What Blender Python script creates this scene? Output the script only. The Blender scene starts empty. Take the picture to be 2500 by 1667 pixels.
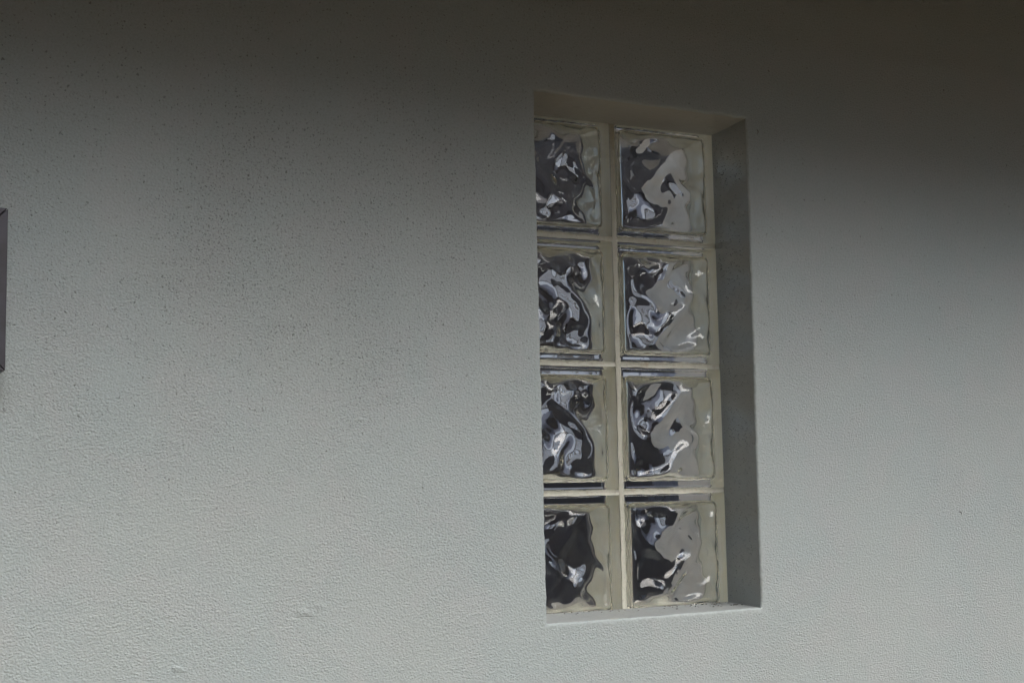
import bpy, bmesh, math, random
from mathutils import Vector, Matrix, noise
C = bpy.context.scene
col = C.collection
R = math.radians
random.seed(7)

# ------------------------------------------------------------------ camera
CAM = Vector((-1.11936, -1.78894, -0.18681))
yaw, pitch, roll = 0.4592, 0.10312, -0.01973
cam_d = bpy.data.cameras.new('camera'); cam = bpy.data.objects.new('camera', cam_d); col.objects.link(cam)
fwd = Vector((math.sin(yaw)*math.cos(pitch), math.cos(yaw)*math.cos(pitch), math.sin(pitch)))
rgt = Vector((math.cos(yaw), -math.sin(yaw), 0)); up = rgt.cross(fwd)
r2 = rgt*math.cos(roll) + up*math.sin(roll); u2 = up*math.cos(roll) - rgt*math.sin(roll)
m = Matrix((r2, u2, -fwd)).transposed().to_4x4(); m.translation = CAM
cam.matrix_world = m
cam_d.sensor_width = 36; cam_d.lens = 36*3399.6/2500
cam_d.clip_start = 0.05; cam_d.clip_end = 2000
C.camera = cam

# ------------------------------------------------------------------ light
SUN_EL, SUN_ROT, SUN_ANG, SUN_STR, SKY = 50.0, 166.0, 52.0, 1.9, 0.13
w = bpy.data.worlds.new('World'); C.world = w; w.use_nodes = True
nt = w.node_tree; nt.nodes.clear()
sky = nt.nodes.new('ShaderNodeTexSky'); sky.sky_type = 'NISHITA'; sky.sun_disc = False
sky.sun_elevation = R(SUN_EL); sky.sun_rotation = R(SUN_ROT)
sky.air_density = 1.0; sky.dust_density = 4.5; sky.ozone_density = 1.5
bg = nt.nodes.new('ShaderNodeBackground'); bg.inputs[1].default_value = SKY
out = nt.nodes.new('ShaderNodeOutputWorld')
nt.links.new(sky.outputs[0], bg.inputs[0]); nt.links.new(bg.outputs[0], out.inputs[0])
sl = bpy.data.lights.new('sun', 'SUN'); sl.energy = SUN_STR; sl.angle = R(SUN_ANG); sl.color = (1.0, 0.995, 0.98)
so = bpy.data.objects.new('sun', sl); col.objects.link(so); so.location = (0, -3, 6)
sd = Vector((math.sin(R(SUN_ROT))*math.cos(R(SUN_EL)), math.cos(R(SUN_ROT))*math.cos(R(SUN_EL)), math.sin(R(SUN_EL))))
so.rotation_euler = sd.to_track_quat('Z', 'Y').to_euler()
C.view_settings.view_transform = 'Standard'; C.view_settings.look = 'None'
C.view_settings.gamma = 1; C.view_settings.exposure = 0.76
C.render.engine = 'CYCLES'
cy = C.cycles
cy.use_denoising = True
cy.max_bounces = 24; cy.transmission_bounces = 20; cy.glossy_bounces = 10; cy.diffuse_bounces = 8
cy.sample_clamp_indirect = 6.0; cy.blur_glossy = 0.0
cy.caustics_refractive = True; cy.caustics_reflective = True

# ------------------------------------------------------------------ helpers
def tag(o, label=None, cat=None, group=None, kind=None):
    for k, v in (('label', label), ('category', cat), ('group', group), ('kind', kind)):
        if v: o[k] = v
    return o
def empty(name, loc=(0, 0, 0)):
    o = bpy.data.objects.new(name, None); o.location = loc; o.empty_display_size = 0.1
    col.objects.link(o); return o
def link(name, me, mats, parent=None):
    o = bpy.data.objects.new(name, me); col.objects.link(o)
    for mm in (mats if isinstance(mats, (list, tuple)) else [mats]): me.materials.append(mm)
    if parent:
        o.parent = parent; o.matrix_parent_inverse = Matrix.Translation(-Vector(parent.location))
    return o
def from_bm(name, bm, mats, parent=None):
    me = bpy.data.meshes.new(name); bm.to_mesh(me); bm.free(); return link(name, me, mats, parent)
def box(bm, x0, x1, y0, y1, z0, z1, bev=0, mi=0):
    r = bmesh.ops.create_cube(bm, size=1)
    vs = r['verts']
    for v in vs:
        v.co = Vector((x0 if v.co.x < 0 else x1, y0 if v.co.y < 0 else y1, z0 if v.co.z < 0 else z1))
    fs = list({f for v in vs for f in v.link_faces})
    for f in fs: f.material_index = mi
    if bev:
        es = list({e for v in vs for e in v.link_edges})
        bmesh.ops.bevel(bm, geom=es, offset=bev, segments=3, profile=0.5, affect='EDGES')
class G:                                                         # small node-tree writer
    def __init__(s, name):
        s.m = bpy.data.materials.new(name); s.m.use_nodes = True; s.t = s.m.node_tree
        s.b = s.t.nodes['Principled BSDF']; s.o = s.t.nodes['Material Output']
        s.co = s.n('ShaderNodeTexCoord').outputs['Object']
    def n(s, ty, **kw):
        x = s.t.nodes.new(ty)
        for k, v in kw.items(): setattr(x, k, v)
        return x
    def put(s, sock, v):
        if hasattr(v, 'is_linked') or isinstance(v, bpy.types.NodeSocket): s.t.links.new(v, sock)
        else: sock.default_value = v
    def math(s, op, a, b=0.0, c=None, clamp=False):
        x = s.n('ShaderNodeMath', operation=op, use_clamp=clamp); s.put(x.inputs[0], a); s.put(x.inputs[1], b)
        if c is not None: s.put(x.inputs[2], c)
        return x.outputs[0]
    def noise(s, scale, detail=2, rough=.5, vec=None, dist=0.0):
        x = s.n('ShaderNodeTexNoise'); s.put(x.inputs['Vector'], vec or s.co)
        x.inputs['Scale'].default_value = scale; x.inputs['Detail'].default_value = detail
        x.inputs['Roughness'].default_value = rough; x.inputs['Distortion'].default_value = dist
        return x.outputs['Fac']
    def voro(s, scale, vec=None, feature='F1', rnd=1.0):
        x = s.n('ShaderNodeTexVoronoi', feature=feature); s.put(x.inputs['Vector'], vec or s.co)
        x.inputs['Scale'].default_value = scale; x.inputs['Randomness'].default_value = rnd
        return x
    def ramp(s, v, a, b, lo=0.0, hi=1.0, smooth=True):
        x = s.n('ShaderNodeMapRange', interpolation_type='SMOOTHSTEP' if smooth else 'LINEAR')
        s.put(x.inputs['Value'], v); s.put(x.inputs['From Min'], a); s.put(x.inputs['From Max'], b)
        s.put(x.inputs['To Min'], lo); s.put(x.inputs['To Max'], hi); return x.outputs['Result']
    def mix(s, f, a, b, mode='MIX'):
        x = s.n('ShaderNodeMix', data_type='RGBA', blend_type=mode); s.put(x.inputs[0], f)
        s.put(x.inputs[6], a); s.put(x.inputs[7], b); return x.outputs[2]
    def bump(s, h, dist, strength=1.0, nrm=None):
        x = s.n('ShaderNodeBump'); s.put(x.inputs['Height'], h); x.inputs['Distance'].default_value = dist
        x.inputs['Strength'].default_value = strength
        if nrm is not None: s.put(x.inputs['Normal'], nrm)
        return x.outputs['Normal']
    def base(s, c, rough=.6, nrm=None, metal=0.0, spec=.5):
        s.put(s.b.inputs['Base Color'], c); s.put(s.b.inputs['Roughness'], rough)
        s.b.inputs['Metallic'].default_value = metal; s.b.inputs['Specular IOR Level'].default_value = spec
        if nrm is not None: s.put(s.b.inputs['Normal'], nrm)
        return s.m
def rgb(r, g, b): return (r, g, b, 1)

# ------------------------------------------------------------------ materials
def stucco(name, color, grain=1.0, pits=1.0, amp=0.00085):
    g = G(name)
    sep = g.n('ShaderNodeSeparateXYZ'); g.put(sep.inputs[0], g.co)
    X, Y, Z = sep.outputs
    # trowel drag: stretch the grain a little along a leaning direction
    mp = g.n('ShaderNodeMapping'); mp.inputs['Rotation'].default_value = (0, R(-18), 0); mp.inputs['Scale'].default_value = (.85, 1, 1.1)
    g.put(mp.inputs[0], g.co); v = mp.outputs[0]
    n1 = g.noise(400/grain, 2, .5, v)
    n2 = g.noise(140/grain, 2, .5, v)
    blobs = g.voro(300/grain, v, 'SMOOTH_F1'); blobs.inputs['Smoothness'].default_value = .45
    bl = g.ramp(blobs.outputs['Distance'], .12, .62, 1, 0)
    patch = g.ramp(g.noise(5.5, 3, .6), .36, .66, .7, 1.0)        # smoother and rougher areas of the render coat
    h = g.math('MULTIPLY', g.ramp(n1, .34, .80, smooth=False), patch)
    h = g.math('ADD', h, g.math('MULTIPLY', g.math('MULTIPLY', bl, patch), .55))
    h = g.math('ADD', h, g.math('MULTIPLY', n2, .35))
    broad = g.noise(9, 2, .5)
    h = g.math('ADD', h, g.math('MULTIPLY', broad, .8))
    # pin holes with grime in them
    wv = g.n('ShaderNodeVectorMath', operation='ADD'); nz = g.n('ShaderNodeTexNoise'); g.put(nz.inputs['Vector'], g.co); nz.inputs['Scale'].default_value = 300
    sc_ = g.n('ShaderNodeVectorMath', operation='SCALE'); g.put(sc_.inputs[0], nz.outputs['Color']); sc_.inputs['Scale'].default_value = .006
    g.put(wv.inputs[0], g.co); g.put(wv.inputs[1], sc_.outputs[0])
    s3 = g.n('ShaderNodeSeparateXYZ'); g.put(s3.inputs[0], wv.outputs[0]); c3 = g.n('ShaderNodeCombineXYZ'); g.put(c3.inputs[0], s3.outputs[0]); g.put(c3.inputs[1], s3.outputs[2])
    vp = g.voro(115, c3.outputs[0], 'F1'); vp.voronoi_dimensions = '2D'
    # mildew spots gather in a stained patch and thin out downwards
    dx = g.math('DIVIDE', g.math('ADD', X, .50), .30); dz = g.math('DIVIDE', g.math('SUBTRACT', Z, .14), .24)
    d2 = g.math('ADD', g.math('MULTIPLY', dx, dx), g.math('MULTIPLY', dz, dz))
    d2 = g.math('ADD', d2, g.math('MULTIPLY_ADD', g.noise(7, 3, .6), 2.4, -1.2))
    clus = g.ramp(d2, 0.0, 1.3, 1, 0)
    dens = g.math('MULTIPLY', g.ramp(Z, -.30, .28, 0, .6), g.ramp(X, .5, -.75, .10, 1))
    dens = g.math('ADD', g.math('MULTIPLY', dens, g.ramp(g.noise(4.2, 3, .6), .38, .62, .25, 1.0)), g.math('MULTIPLY', clus, .65))
    holes = []
    for vv, frac, rr, rb_, ed in ((vp, .34, .09, .03, .12), (g.voro(205, c3.outputs[0], 'F1'), .75, .08, .06, .16)):
        vv.voronoi_dimensions = '2D'
        rn = g.n('ShaderNodeSeparateColor'); g.put(rn.inputs[0], vv.outputs['Color'])
        thr = g.math('SUBTRACT', 1.0, g.math('MULTIPLY', dens, frac*pits))
        on = g.math('GREATER_THAN', rn.outputs[0], thr)
        rad = g.math('MULTIPLY_ADD', g.math('POWER', rn.outputs[1], 3.0), rr, rb_)
        hl = g.math('MULTIPLY', on, g.ramp(vv.outputs['Distance'], rad, g.math('ADD', rad, ed), 1, 0))
        holes.append(g.math('MULTIPLY', hl, g.math('MULTIPLY_ADD', rn.outputs[2], .7, .3)))
    hole = g.math('MAXIMUM', holes[0], holes[1])
    h = g.math('SUBTRACT', h, g.math('MULTIPLY', hole, .5))
    tint = g.ramp(g.noise(3.0, 3, .6), .3, .7)
    c = g.mix(tint, color, rgb(color[0]*.955, color[1]*.99, color[2]*1.01))
    c = g.mix(g.ramp(g.noise(330, 2, .6), .38, .66, 0, .34), c, rgb(color[0]*.7, color[1]*.7, color[2]*.68))
    c = g.mix(g.ramp(g.noise(11, 4, .65, None, .5), .42, .66, 0, .35), c, rgb(color[0]*1.03, color[1]*.965, color[2]*.985))
    c = g.mix(g.math('MULTIPLY', clus, .08), c, rgb(.20, .21, .18))
    c = g.mix(g.math('MULTIPLY', hole, .66), c, rgb(.10, .10, .085))
    nb = g.bump(h, amp)
    return g.base(c, .5, nb, spec=.35)
WALLC = rgb(.458, .518, .522)
M_wall = stucco('painted_stucco', WALLC)
M_edge = stucco('painted_reveal_edge', WALLC, 1.5, 0, .0006)
def reveal_mat(name, color, scale, amp, rough):
    g = G(name)
    h = g.math('ADD', g.ramp(g.noise(scale, 2, .5), .42, .7), g.math('MULTIPLY', g.noise(scale*.25, 2), .4))
    grime = g.ramp(g.noise(60, 3, .7), .58, .72, 0, .35)
    c = g.mix(grime, color, rgb(color[0]*.6, color[1]*.6, color[2]*.55))
    return g.base(c, rough, g.bump(h, amp), spec=.5)
g = G('shade_toned_reveal_render')
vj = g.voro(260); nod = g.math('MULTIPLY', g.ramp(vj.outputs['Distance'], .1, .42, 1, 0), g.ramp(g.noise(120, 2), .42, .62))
M_jamb = g.base(g.mix(g.ramp(g.noise(50, 3, .7), .6, .75, 0, .3), rgb(.31, .335, .325), rgb(.20, .265, .24)), .34, g.bump(g.math('ADD', nod, g.math('MULTIPLY', g.noise(420, 2), .4)), .0019), spec=.7)  # recess shade is partly put into this darker base colour
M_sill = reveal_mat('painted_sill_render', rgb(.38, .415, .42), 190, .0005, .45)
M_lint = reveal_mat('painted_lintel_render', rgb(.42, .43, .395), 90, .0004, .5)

g = G('clear_glass')
g.base(rgb(.985, .995, .985), 0.0, g.bump(g.math('ADD', g.noise(26, 1, .4), g.math('MULTIPLY', g.noise(95, 1, .4, None, .6), .14)), .0006))
g.b.inputs['Transmission Weight'].default_value = 1.0; g.b.inputs['IOR'].default_value = 1.5
M_glass = g.m
g = G('cream_edge_coating')
g.base(g.mix(g.ramp(g.noise(24, 3, .6), .4, .7), rgb(.95, .94, .86), rgb(.93, .90, .78)), .7)
cd_ = g.n('ShaderNodeBsdfDiffuse'); g.t.links.new(g.b.inputs['Base Color'].links[0].from_socket, cd_.inputs[0]); g.t.links.new(cd_.outputs[0], g.o.inputs[0])
M_coat = g.m
g = G('cream_mortar')
st = g.ramp(g.noise(30, 3, .65), .56, .74, 0, .7)
g.base(g.mix(g.ramp(g.noise(140, 4, .75), .52, .75, 0, .5), g.mix(st, rgb(.67, .675, .58), rgb(.42, .30, .17)), rgb(.32, .30, .25)), .36, g.bump(g.noise(260, 3, .7), .0010))
M_mortar = g.m
g = G('dark_satin_metal')
g.base(g.mix(g.ramp(g.noise(40, 3), .35, .7), rgb(.085, .085, .105), rgb(.068, .068, .078)), .42, g.bump(g.noise(500, 2), .0002), metal=.35)
M_frame = g.m
def plain(name, a, b, scale=8, rough=.8, bumpd=.002):
    g = G(name); n = g.noise(scale, 4, .6)
    return g.base(g.mix(g.ramp(n, .35, .65), rgb(*a), rgb(*b)), rough, g.bump(n, bumpd))
M_panel = plain('dark_panel', (.05, .05, .06), (.035, .035, .04), 30, .3, .0002)
M_ground = plain('paving', (.28, .21, .125), (.21, .16, .10), 6, .85)
M_soffit = plain('soffit_paint', (.34, .31, .26), (.30, .275, .23), 5, .7, .0005)
M_fascia = plain('fascia_metal', (.10, .095, .09), (.08, .078, .075), 5, .5, .0003)
g = G('brown_brick')
bt = g.n('ShaderNodeTexBrick'); mpb = g.n('ShaderNodeMapping'); mpb.inputs['Rotation'].default_value = (R(90), 0, 0); g.put(mpb.inputs[0], g.co); g.put(bt.inputs['Vector'], mpb.outputs[0])
bt.inputs['Scale'].default_value = 1; bt.inputs['Brick Width'].default_value = .24; bt.inputs['Row Height'].default_value = .086; bt.inputs['Mortar Size'].default_value = .01
bt.inputs['Color1'].default_value = rgb(.27, .155, .08); bt.inputs['Color2'].default_value = rgb(.20, .118, .065); bt.inputs['Mortar'].default_value = rgb(.31, .25, .17)
M_brick = g.base(bt.outputs['Color'], .85)
M_leaf = plain('leaves', (.05, .085, .03), (.09, .12, .05), 3, .6)
M_bark = plain('bark', (.12, .09, .065), (.07, .055, .04), 9, .9)
M_room = plain('room_plaster', (.42, .40, .43), (.36, .345, .375), 2, .8, .0005)
M_dark = plain('room_floor', (.09, .08, .085), (.065, .06, .065), 2, .6, .0005)
M_lining = plain('lining_paint', (.85, .79, .73), (.76, .70, .63), 6, .22, .0008)
M_roof = plain('roof_metal', (.20, .21, .21), (.17, .18, .18), 5, .5)

# ------------------------------------------------------------------ wall with the window recess
D = 0.0990                                                        # depth of the glass behind the wall face
F = [(-.1900, .3950), (.1929, .3914), (.1866, -.3816), (-.1870, -.3834)]       # front corners of the opening
B = [(-.1905, .3875), (.1930, .3866), (.1932, -.3795), (-.1890, -.3795)]       # corners where the recess meets the glass
WX0, WX1, WZ0, WZ1 = -5.0, 4.0, -1.80, 0.86
house = empty('stucco_wall', (0, 0, WZ0))
tag(house, 'pale grey-green painted stucco wall with pitted rough render around a deep window recess', 'wall', kind='thing')

def lerp(a, b, t): return a + (b-a)*t
NS = 110
ER = .0036                                                        # radius of the rounded arris
prof = [(-.020, 0.0), (-.0075, 0.0)] + [(-ER+ER*math.sin(a), ER-ER*math.cos(a)) for a in [R(x) for x in (0, 18, 36, 54, 72, 90)]]
# outward unit normal (away from the opening) for each side: top, right, bottom, left
sides = [(F[0], F[1], (0, 1)), (F[1], F[2], (1, 0)), (F[2], F[3], (0, -1)), (F[3], F[0], (-1, 0))]
bm = bmesh.new()
rings = []                                                        # rings[k] : loop of verts for profile point k
loop = []
for si, (a, b, nn) in enumerate(sides):
    for i in range(NS):
        t = i/NS
        p = Vector((lerp(a[0], b[0], t), 0, lerp(a[1], b[1], t)))
        pn = sides[si-1][2]
        # blend mitre at the corner vertex
        n = Vector((nn[0], 0, nn[1]))
        if i == 0: n = n + Vector((pn[0], 0, pn[1]))
        loop.append((p, n))
for k, (po, py) in enumerate(prof):
    rg = []
    for (p, n) in loop:
        wob = 0.0; wy = 0.0
        if k >= 1:
            top = 1.6 if p.z > .37 else .8
            wob = .0011*top*noise.noise(p*38) + .0007*noise.noise(p*130) + .0010*max(0, noise.noise(p*90+Vector((4, 1, 2)))-.25)
            wy = .0
        q = p + n*(-po + wob*(1 if k > 1 else 0))
        q.y = py + (.0006*noise.noise(p*120+Vector((9, 0, 0))) if k > 2 else 0)
        rg.append(bm.verts.new(q))
    rings.append(rg)
NL = len(loop)
for k in range(len(prof)-1):
    for i in range(NL):
        j = (i+1) % NL
        f = bm.faces.new((rings[k][i], rings[k][j], rings[k+1][j], rings[k+1][i])); f.smooth = k >= 1
        f.material_index = 0 if k == 0 else 1
oc = [bm.verts.new(c) for c in ((WX0, 0, WZ1), (WX1, 0, WZ1), (WX1, 0, WZ0), (WX0, 0, WZ0))]
for s in range(4):
    ring = [rings[0][(s*NS+i) % NL] for i in range(NS+1)]
    f = bm.faces.new([oc[s], oc[(s+1) % 4]] + ring[::-1])
bmesh.ops.recalc_face_normals(bm, faces=bm.faces)
# masonry behind the coat
for (x0, x1, z0, z1) in ((WX0, -.2155, WZ0, WZ1), (.2155, WX1, WZ0, WZ1), (-.2155, .2155, .4125, WZ1), (-.2155, .2155, WZ0, -.4125)):
    box(bm, x0, x1, .012, .2695 if abs(x0) > 1 or abs(x1) > 1 else .2690, z0, z1)
for f in bm.faces:
    if f.normal.length and f.normal.y > 0: pass
wall = from_bm('render_coat', bm, [M_wall, M_edge], house)
fr = sum((f.normal.y for f in wall.data.polygons if abs(f.center.y) < 1e-5))
if fr > 0: wall.data.flip_normals()

# lumps of plaster that stand out of the coat
for (x, z, s, seed) in ((-.5466, -.3468, .012, 1), (-.5235, -.3395, .007, 5), (-.7107, -.4081, .010, 9), (-.7100, .4200, .006, 3)):
    bm = bmesh.new()
    bmesh.ops.create_icosphere(bm, subdivisions=5, radius=1)
    for v in bm.verts:
        n_ = 1 + .45*noise.noise(v.co*1.6+Vector((seed, 0, 0))) + .25*noise.noise(v.co*4+Vector((seed, 2, 0)))
        v.co = Vector((x + v.co.x*s*n_, v.co.y*s*.09*n_, z + v.co.z*s*.42*n_ - v.co.x*s*.25))
    for f in bm.faces: f.smooth = True
    from_bm('plaster_lump', bm, M_wall, house)

for (x, z, a_) in ((.2097, .3749, .5), (.6006, -.2453, -.4)):
    bm = bmesh.new()
    for k in range(9):
        t = k/8; q = Vector((x+.0042*math.sin(a_+t*2.2), -.0004, z+.0042*math.cos(a_+t*2.2)-.004))
        bmesh.ops.create_icosphere(bm, subdivisions=1, radius=.0008*(1-abs(t-.4)), matrix=Matrix.Translation(q))
    from_bm('rust_fleck', bm, plain('rust', (.10, .07, .04), (.06, .045, .03), 200), house)

# the four recess faces
def sheet(name, a0, a1, b0, b1, mat, wob, nu=90, nv=24):          # a: front edge, b: back edge
    bm = bmesh.new(); g_ = []
    for j in range(nv+1):
        t = j/nv; row = []
        for i in range(nu+1):
            s = i/nu
            fx, fz = lerp(a0[0], a1[0], s), lerp(a0[1], a1[1], s)
            bx, bz = lerp(b0[0], b1[0], s), lerp(b0[1], b1[1], s)
            y = lerp(ER, D+.001, t)
            p = Vector((lerp(fx, bx, t), y, lerp(fz, bz, t)))
            e = min(1, t*4, (1-t)*6)
            ed = noise.noise(p*30)*wob*e
            nx = -1 if name == 'jamb' and p.x > 0 else (1 if name == 'jamb' else 0)
            nz = 0 if nx else (-1 if name == 'lintel' else 1)
            p += Vector((nx, 0, nz))*ed
            row.append(bm.verts.new(p))
        g_.append(row)
    for j in range(nv):
        for i in range(nu):
            f = bm.faces.new((g_[j][i], g_[j][i+1], g_[j+1][i+1], g_[j+1][i])); f.smooth = True
    return from_bm(name, bm, mat, house)
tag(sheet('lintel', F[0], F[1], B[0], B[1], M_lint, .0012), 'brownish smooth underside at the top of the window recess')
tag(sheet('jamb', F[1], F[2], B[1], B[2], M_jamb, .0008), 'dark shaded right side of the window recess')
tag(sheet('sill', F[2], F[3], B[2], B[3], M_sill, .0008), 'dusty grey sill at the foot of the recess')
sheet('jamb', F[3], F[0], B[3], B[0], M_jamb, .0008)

# grit gathered in the corner of the sill
bm = bmesh.new()
for i in range(95):
    if random.random() < .55: x = .19 - abs(random.gauss(0, .05)); y = random.uniform(.05, D-.002)
    else: x = random.uniform(-.18, .18); y = D - abs(random.gauss(0, .012)) - .001
    t = (y-ER)/(D-ER); z = lerp(lerp(-.3816, -.3834, (.19-x)/.38), -.3795, t)
    s = random.uniform(.0005, .0013)
    mt = Matrix.Translation((min(x, .186), y, z+s*.4)) @ Matrix.Rotation(random.random()*6, 4, 'Z') @ Matrix.Diagonal((s*random.uniform(1, 2.2), s, s*.6, 1))
    bmesh.ops.create_icosphere(bm, subdivisions=1, radius=1, matrix=mt)
gr = from_bm('grit', bm, plain('grit_specks', (.10, .085, .07), (.05, .045, .04), 90), house); tag(gr, kind='stuff')

# eave over the wall
EO, EZ = .80, .80
EX0 = -2.99                                                        # the eave stops at the added blocking wall on the left
bm = bmesh.new(); box(bm, -4.0, -3.0, -3.2, -.001, WZ0, 3.4); from_bm('sky_block_wall', bm, M_brick, house)  # unseen wall added to keep sky light off the right jamb
bm = bmesh.new(); box(bm, EX0, WX1, -EO, -.0005, EZ, EZ+.02); from_bm('soffit', bm, M_soffit, house)
bm = bmesh.new(); box(bm, EX0, WX1, -EO-.025, -EO-.001, EZ-.03, EZ+.17, .003); from_bm('fascia', bm, M_fascia, house)
bm = bmesh.new()
def slab(q):
    lo = [bm.verts.new(p) for p in q]; hi = [bm.verts.new((p[0], p[1], p[2]+.05)) for p in q]
    bm.faces.new(lo); bm.faces.new(hi[::-1])
    for i in range(4): bm.faces.new((lo[i], lo[(i+1) % 4], hi[(i+1) % 4], hi[i]))
slab(((EX0, -EO-.08, EZ+.18), (WX1, -EO-.08, EZ+.18), (WX1, .35, EZ+.50), (EX0, .35, EZ+.50)))
slab(((-1.3, .35, EZ+.50), (WX1, .35, EZ+.50), (WX1, 3.3, EZ+.20), (-1.3, 3.3, EZ+.20)))
bmesh.ops.recalc_face_normals(bm, faces=bm.faces)
from_bm('roof', bm, M_roof, house)

# ------------------------------------------------------------------ the room behind the glass
room = empty('room', (0, 1.5, WZ0)); tag(room, kind='structure')
RX0, RX1, RY0, RY1, RZ0, RZ1 = -.78, 2.9, .271, 3.0, -1.75, .78
bm = bmesh.new(); box(bm, RX0, RX1, RY0, RY1, RZ0-.05, RZ0); from_bm('floor', bm, M_dark, room)
bm = bmesh.new(); box(bm, RX0, RX1, RY0, RY1, RZ1, RZ1+.04); from_bm('ceiling', bm, M_room, room)
LY0, LY1, LZ0, LZ1 = .30, 2.9, -1.7, .77                          # opening added in the left side wall to bring daylight to the blocks
bm = bmesh.new()
box(bm, RX0-.1, RX0, RY0, LY0, RZ0, RZ1); box(bm, RX0-.1, RX0, LY1, RY1, RZ0, RZ1); box(bm, RX0-.1, RX0, LY0, LY1, LZ1, RZ1); box(bm, RX0-.1, RX0, LY0, LY1, RZ0, LZ0)
from_bm('side_wall', bm, M_room, room)
bm = bmesh.new(); box(bm, RX1, RX1+.1, RY0, RY1, RZ0, RZ1); from_bm('side_wall', bm, M_room, room)
bm = bmesh.new()
for (x0, x1, z0, z1) in ((-.215, -.1975, -.41, .41), (.1985, .215, -.41, .41), (-.1973, .1983, .3975, .41), (-.1973, .1983, -.41, -.3975)): box(bm, x0, x1, D+.0825, .2755, z0, z1)
from_bm('window_lining', bm, M_lining, room)
WX_, WW, WZ_, WH = 1.05, 1.15, -.15, .80
bm = bmesh.new()
box(bm, RX0, WX_, RY1, RY1+.12, RZ0, RZ1); box(bm, WX_+WW, RX1, RY1, RY1+.12, RZ0, RZ1)
box(bm, WX_, WX_+WW, RY1, RY1+.12, WZ_+WH, RZ1); box(bm, WX_, WX_+WW, RY1, RY1+.12, RZ0, WZ_)
from_bm('back_wall', bm, M_room, room)
bm = bmesh.new()
for a, b in ((WX_, WX_+.04), (WX_+WW/2-.02, WX_+WW/2+.02), (WX_+WW-.04, WX_+WW)): box(bm, a, b, RY1+.03, RY1+.08, WZ_, WZ_+WH)
box(bm, WX_+.04, WX_+WW-.04, RY1+.035, RY1+.075, WZ_, WZ_+.04); box(bm, WX_+.04, WX_+WW-.04, RY1+.035, RY1+.075, WZ_+WH-.04, WZ_+WH)
from_bm('window_frame', bm, M_dark, room)
g = G('added_net_curtain')  # curtain added to soften and streak the window light behind the blocks
tr = g.n('ShaderNodeBsdfTranslucent'); tr.inputs[0].default_value = rgb(.86, .87, .93)
df = g.n('ShaderNodeBsdfDiffuse'); df.inputs[0].default_value = rgb(.7, .7, .76)
mx = g.n('ShaderNodeMixShader'); mx.inputs[0].default_value = .3
g.put(mx.inputs[1], tr.outputs[0]); g.put(mx.inputs[2], df.outputs[0]); g.t.links.new(mx.outputs[0], g.o.inputs[0])
bm = bmesh.new(); pr = None
for i in range(241):
    t = i/240; x = WX_+WW*.66 + t*(WW*.34)
    y = RY1-.06 + .022*math.sin(t*38+1.5*math.sin(t*9)) + .01*math.sin(t*91)
    q = (bm.verts.new((x, y, WZ_-.12)), bm.verts.new((x, y, WZ_+WH+.04)))
    if pr: bm.faces.new((pr[0], q[0], q[1], pr[1]))
    pr = q
from_bm('added_curtain', bm, g.m, room)
bm = bmesh.new(); z = WZ_+.03  # slats added to stripe the sky light seen through the blocks
while z < WZ_+WH-.03:
    for (xa, xb) in ((WX_+.045, WX_+WW/2-.025),):
        vs = [bm.verts.new(p) for p in ((xa, RY1-.055, z-.016), (xb, RY1-.055, z-.016), (xb, RY1-.015, z+.016), (xa, RY1-.015, z+.016))]
        bm.faces.new(vs); lo = [bm.verts.new(v.co+Vector((0, 0, .002))) for v in vs]; bm.faces.new(lo[::-1])
    z += .062
from_bm('added_blind_slats', bm, M_lining, room)
g = G('added_frosted_pane')  # pane added to dim and diffuse the sky behind the blocks
tr = g.n('ShaderNodeBsdfTranslucent'); tr.inputs[0].default_value = rgb(.93, .94, .97)
gl = g.n('ShaderNodeBsdfRefraction'); gl.inputs['Roughness'].default_value = .35; gl.inputs['IOR'].default_value = 1.02
mx = g.n('ShaderNodeMixShader'); mx.inputs[0].default_value = .3
g.put(mx.inputs[1], tr.outputs[0]); g.put(mx.inputs[2], gl.outputs[0]); g.t.links.new(mx.outputs[0], g.o.inputs[0])
bm = bmesh.new()
for (xa, xb) in ((WX_+.038, WX_+WW/2-.018), (WX_+WW/2+.018, WX_+WW-.038)): box(bm, xa, xb, RY1+.052, RY1+.056, WZ_+.038, WZ_+WH-.038)
from_bm('added_frosted_pane', bm, g.m, room)

# ------------------------------------------------------------------ ground and the fence across the side passage
bm = bmesh.new()
vs = [bm.verts.new(p) for p in ((-400, -400, WZ0), (400, -400, WZ0), (400, 400, WZ0), (-400, 400, WZ0))]; bm.faces.new(vs)
tag(from_bm('ground', bm, M_ground), kind='structure')
bm = bmesh.new(); box(bm, -9, -1.0, .30, 9, WZ0-.02, WZ0+.03)  # unseen pale slab added to bounce daylight into the room
tag(from_bm('bounce_slab', bm, plain('pale_concrete', (.55, .54, .51), (.48, .47, .44), 4, .85)), kind='structure')
NY, NH = -3.7, 1.45                                               # face and eaves height of the house across the passage
nb = empty('neighbour_house', (0, NY, WZ0))
tag(nb, 'brown brick house wall standing across the narrow passage from the stucco wall', 'house', kind='thing')
bm = bmesh.new(); box(bm, -12, 12, NY-.25, NY, WZ0, NH-.1); from_bm('brick_wall', bm, M_brick, nb)
bm = bmesh.new()
vs = [bm.verts.new(p) for p in ((-12.3, NY+.4, NH), (12.3, NY+.4, NH), (12.3, NY-3, NH+1.2), (-12.3, NY-3, NH+1.2))]
bm.faces.new(vs); ex = bmesh.ops.extrude_face_region(bm, geom=list(bm.faces))
for v in [e for e in ex['geom'] if isinstance(e, bmesh.types.BMVert)]: v.co.z -= .08
bmesh.ops.recalc_face_normals(bm, faces=bm.faces)
from_bm('roof', bm, M_roof, nb)
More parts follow.
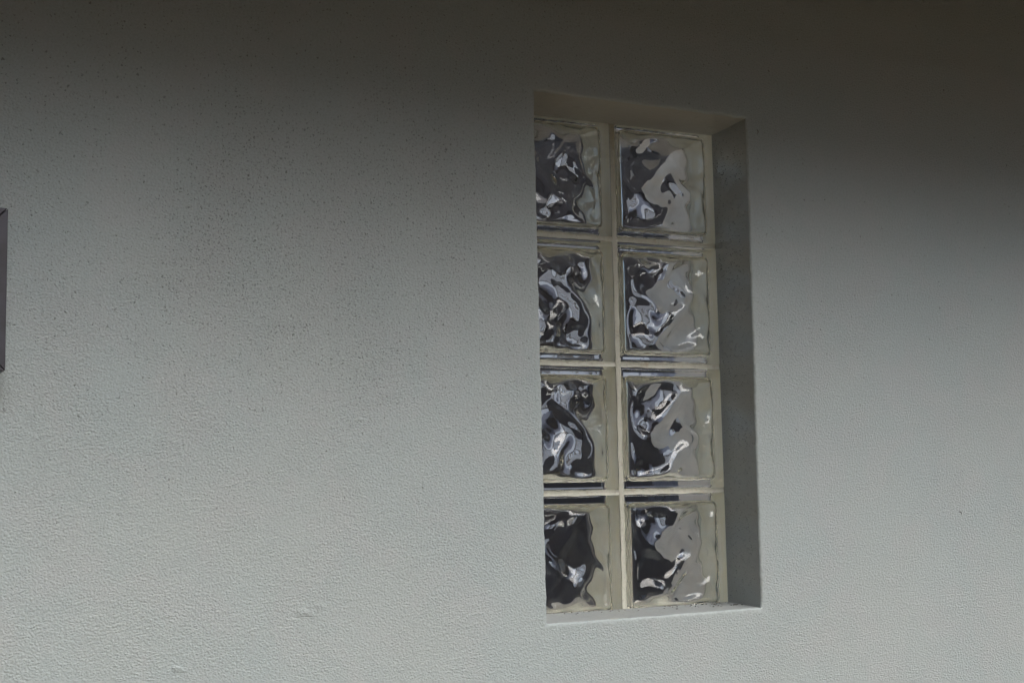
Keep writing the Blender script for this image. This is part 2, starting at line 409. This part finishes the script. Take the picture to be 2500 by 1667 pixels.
bm = bmesh.new(); box(bm, -12.3, 12.3, NY+.402, NY+.50, NH-.11, NH+.01, .01); from_bm('gutter', bm, M_fascia, nb)

rt = random.Random(3)  # trees added out of view, uneven tops soften where the light begins
for i in range(11):
    tx, ty = -13 + i*2.6 + rt.uniform(-.5, .5), -9 + rt.uniform(-.8, .8)
    top = abs(ty)*math.tan(R(rt.uniform(24, 34)))
    t = empty('added_tree', (tx, ty, WZ0)); tag(t, 'leafy dark green foliage added out of view behind the brown brick house to soften the light', 'added_tree', 'light-softening trees added out of view', 'thing')
    bm = bmesh.new(); hgt = top - 1.2 - WZ0
    bmesh.ops.create_cone(bm, cap_ends=True, segments=12, radius1=.22, radius2=.09, depth=hgt, matrix=Matrix.Translation((tx, ty, WZ0+hgt/2)))
    from_bm('trunk', bm, M_bark, t)
    bm = bmesh.new()
    cl = [(Vector((tx+rt.gauss(0, .9), ty+rt.gauss(0, .6), top-.5-abs(rt.gauss(0, 1.1)))), rt.uniform(.45, .95)) for _ in range(14)]
    for k in range(3600):
        c, rr = rt.choice(cl)
        d = Vector((rt.gauss(0, 1), rt.gauss(0, 1), rt.gauss(0, 1))).normalized()*rr*rt.random()**.4
        p = c+d; a1 = Vector((rt.gauss(0, 1), rt.gauss(0, 1), rt.gauss(0, 1))).normalized(); a2 = a1.orthogonal().normalized()
        q = [bm.verts.new(p+a1*.10), bm.verts.new(p+a2*.055), bm.verts.new(p-a1*.10), bm.verts.new(p-a2*.055)]
        bm.faces.new(q)
    from_bm('crown', bm, M_leaf, t)

# ------------------------------------------------------------------ glass block window
win = empty('glass_block_window', (0, D, -.395))
tag(win, 'recessed window of eight clear wavy glass blocks in cream mortar, two wide and four high', 'window', kind='thing')
HB, TH = .0968, .080                                              # half size and thickness of one block
def wave(x, z, s):
    k = 2*math.pi
    if s: x, z = z*.85+.021, -x+.009
    xw = x + .009*math.sin(k*z/.120+.8) + .004*math.sin(k*(x+z)/.08+2)
    zw = z + .010*math.sin(k*x/.130+2.1)
    h = math.sin(k*(xw*.80+zw*.60)/.074+.4) + .50*math.sin(k*(xw*-.35+zw*.94)/.086+1.7)
    h += .30*math.sin(k*(xw*.9-zw*.45)/.047+.8*math.sin(k*x/.07)) + .10*math.sin(k*(xw*.9+zw*.3)/.027+1.8*math.sin(k*z/.06))
    return h
WAMP = .0025
def glass_block_mesh():
    bm = bmesh.new()
    box(bm, -HB, HB, 0, TH, -HB, HB)
    bmesh.ops.bevel(bm, geom=list(bm.edges), offset=.0052, segments=5, profile=.5, affect='EDGES')
    for f in bm.faces:
        f.smooth = f.calc_area() < .0005
        # the four narrow sides are coated where they bed in the mortar
        f.material_index = 1 if (abs(f.normal.y) < .35 and .0050 < f.calc_center_median().y < TH-.0050) else 0
    # hollow
    hx, y0, y1, r = .0838, .0080, .0720, .0115
    hy = (y1-y0)/2; cyy = (y0+y1)/2
    n, ns = 96, 22
    H = Vector((hx, hy, hx))
    def rb(p):
        p = Vector((p[0]*H.x, p[1]*H.y, p[2]*H.z))
        c = Vector([max(-(H[i]-r), min(H[i]-r, p[i])) for i in range(3)])
        d = p-c
        if d.length > 1e-9: q = c + d.normalized()*r
        else: q = p
        return q
    cav = bmesh.new()
    def grid(fn, nu, nv):
        gg = [[cav.verts.new(fn(-1+2*i/nu, -1+2*j/nv)) for i in range(nu+1)] for j in range(nv+1)]
        for j in range(nv):
            for i in range(nu): cav.faces.new((gg[j][i], gg[j][i+1], gg[j+1][i+1], gg[j+1][i]))
    def ease(t):                                                  # more rows where the corners round off
        return math.copysign(abs(t)**.8, t)
    for s in (-1, 1):
        grid(lambda u, v: rb((u, s, v)), n, n)
        grid(lambda u, v: rb((s, u, v)), ns, n)
        grid(lambda u, v: rb((u, v, s)), n, ns)
    bmesh.ops.remove_doubles(cav, verts=cav.verts, dist=1e-5)
    for v in cav.verts:
        x, y, z = v.co
        wx = min(1, max(0, (hx-abs(x)-.002)/.016)); wz = min(1, max(0, (hx-abs(z)-.002)/.016))
        wgt = (wx*wx*(3-2*wx))*(wz*wz*(3-2*wz))
        t = min(1, max(0, (abs(y)-.018)/.006))
        if t > 0:
            v.co.y += wgt*t*WAMP*wave(x, z, y > 0)
        else:                                                     # weld seam and flow ripples of the side walls
            e = math.exp(-(y/.0025)**2)*.0012
            rip = .0009*math.sin(2*math.pi*(z if abs(x) > abs(z) else x)/.048+1.1) * (1-(y/hy)**2)
            if abs(x) > abs(z): v.co.x -= math.copysign(e+rip, x)
            else: v.co.z -= math.copysign(e+rip, z)
        v.co.y += cyy
    bmesh.ops.recalc_face_normals(cav, faces=cav.faces)
    bmesh.ops.reverse_faces(cav, faces=cav.faces)
    for f in cav.faces: f.smooth = True
    tmp = bpy.data.meshes.new('tmp'); cav.to_mesh(tmp); cav.free(); bm.from_mesh(tmp); bpy.data.meshes.remove(tmp)
    me = bpy.data.meshes.new('glass_block'); bm.to_mesh(me); bm.free(); return me
gme = glass_block_mesh(); gme.materials.append(M_glass); gme.materials.append(M_coat)
turn = {(0, 0): 0, (1, 0): 90, (0, 1): 180, (1, 1): 270, (0, 2): 180, (1, 2): 90, (0, 3): 0, (1, 3): 270}
first = None
for r_ in range(4):
    for c_ in range(2):
        if first is None:
            o = bpy.data.objects.new('glass_block', gme); first = o
        else: o = first.copy()
        col.objects.link(o); o.parent = win
        o.location = ((-.1, .1)[c_]+.0007, 0, (.3, .1, -.1, -.3)[r_]+.395)
        o.rotation_euler = (0, R(turn[(c_, r_)]), 0)
# mortar
bm = bmesh.new()
def bar(x0, x1, z0, z1, vertical, yo):
    nl, nw = 160, 6; L = (z1-z0) if vertical else (x1-x0)
    g_ = []
    for j in range(nl+1):
        row = []
        for i in range(nw+1):
            a = j/nl; b = -1+2*i/nw
            if vertical: z = lerp(z0, z1, a); hw = (x1-x0)/2*(1+.30*noise.noise(Vector((7, b*.4, z*45)))); x = (x0+x1)/2 + b*hw
            else: x = lerp(x0, x1, a); hw = (z1-z0)/2*(1+.30*noise.noise(Vector((x*45, b*.4, z0*9)))); z = (z0+z1)/2 + b*hw
            p = Vector((x, 0, z))
            y = D + yo - .0009*b*b + .0006*noise.noise(p*55) + .0004*noise.noise(p*170)
            row.append(bm.verts.new((x, y, z)))
        g_.append(row)
    for j in range(nl):
        for i in range(nw):
            f = bm.faces.new((g_[j][i], g_[j][i+1], g_[j+1][i+1], g_[j+1][i])); f.smooth = True
xm = .0007
MW = .0040
bar(xm-MW, xm+MW, -.398, .398, True, .0020)
for z in (-.2, 0, .2):
    bar(-.198, xm-MW-.0002, z-MW, z+MW, False, .0022); bar(xm+MW+.0002, .198, z-MW, z+MW, False, .0022)
# solid joint bodies behind the faces and the bed round the blocks
box(bm, xm-.0030, xm+.0030, D+.006, D+TH-.003, -.399, .399)
for z in (-.2, 0, .2):
    box(bm, -.1945, xm-.0032, D+.006, D+TH-.003, z-.0030, z+.0030); box(bm, xm+.0032, .1945, D+.006, D+TH-.003, z-.0030, z+.0030)
for (x0, x1, z0, z1) in ((-.215, -.1964, -.41, .41), (.1978, .215, -.41, .41), (-.1962, .1976, .3970, .412), (-.1962, .1976, -.412, -.3970)):
    box(bm, x0, x1, D+.0031, D+TH, z0, z1)
from_bm('mortar', bm, M_mortar, win)

# ------------------------------------------------------------------ dark mitred frame cut by the left edge of the view
FX1, FZ1, FZ0, FYf = -.9297, .1557, -.0399, -.050
FX0 = FX1 - .62
fr = empty('wall_frame', (FX0, 0, FZ0)); tag(fr, 'dark purplish-grey satin metal frame with mitred corners fixed to the stucco', 'frame', kind='thing')
bw = .032
def member(pts):                                                  # pts: front outline (x,z) of a mitred bar, its outer edge first
    bm = bmesh.new()
    front = [bm.verts.new((x, FYf, z)) for x, z in pts]
    bm.faces.new(front)
    ex = bmesh.ops.extrude_face_region(bm, geom=list(bm.faces))
    for v in [e for e in ex['geom'] if isinstance(e, bmesh.types.BMVert)]: v.co.y = -.0005
    bmesh.ops.recalc_face_normals(bm, faces=bm.faces)
    bmesh.ops.bevel(bm, geom=[e for e in bm.edges], offset=.0009, segments=2, profile=.5, affect='EDGES')
    return from_bm('frame_bar', bm, M_frame, fr)
gap = .0006
member([(FX0+gap, FZ1), (FX1-gap, FZ1), (FX1-bw-gap, FZ1-bw), (FX0+bw+gap, FZ1-bw)])
member([(FX1, FZ1-gap), (FX1, FZ0+gap), (FX1-bw, FZ0+bw+gap), (FX1-bw, FZ1-bw-gap)])
member([(FX1-gap, FZ0), (FX0+gap, FZ0), (FX0+bw+gap, FZ0+bw), (FX1-bw-gap, FZ0+bw)])
member([(FX0, FZ0+gap), (FX0, FZ1-gap), (FX0+bw, FZ1-bw-gap), (FX0+bw, FZ0+bw+gap)])
bm = bmesh.new(); box(bm, FX0+bw+.001, FX1-bw-.001, -.014, -.001, FZ0+bw+.001, FZ1-bw-.001); from_bm('panel', bm, M_panel, fr)
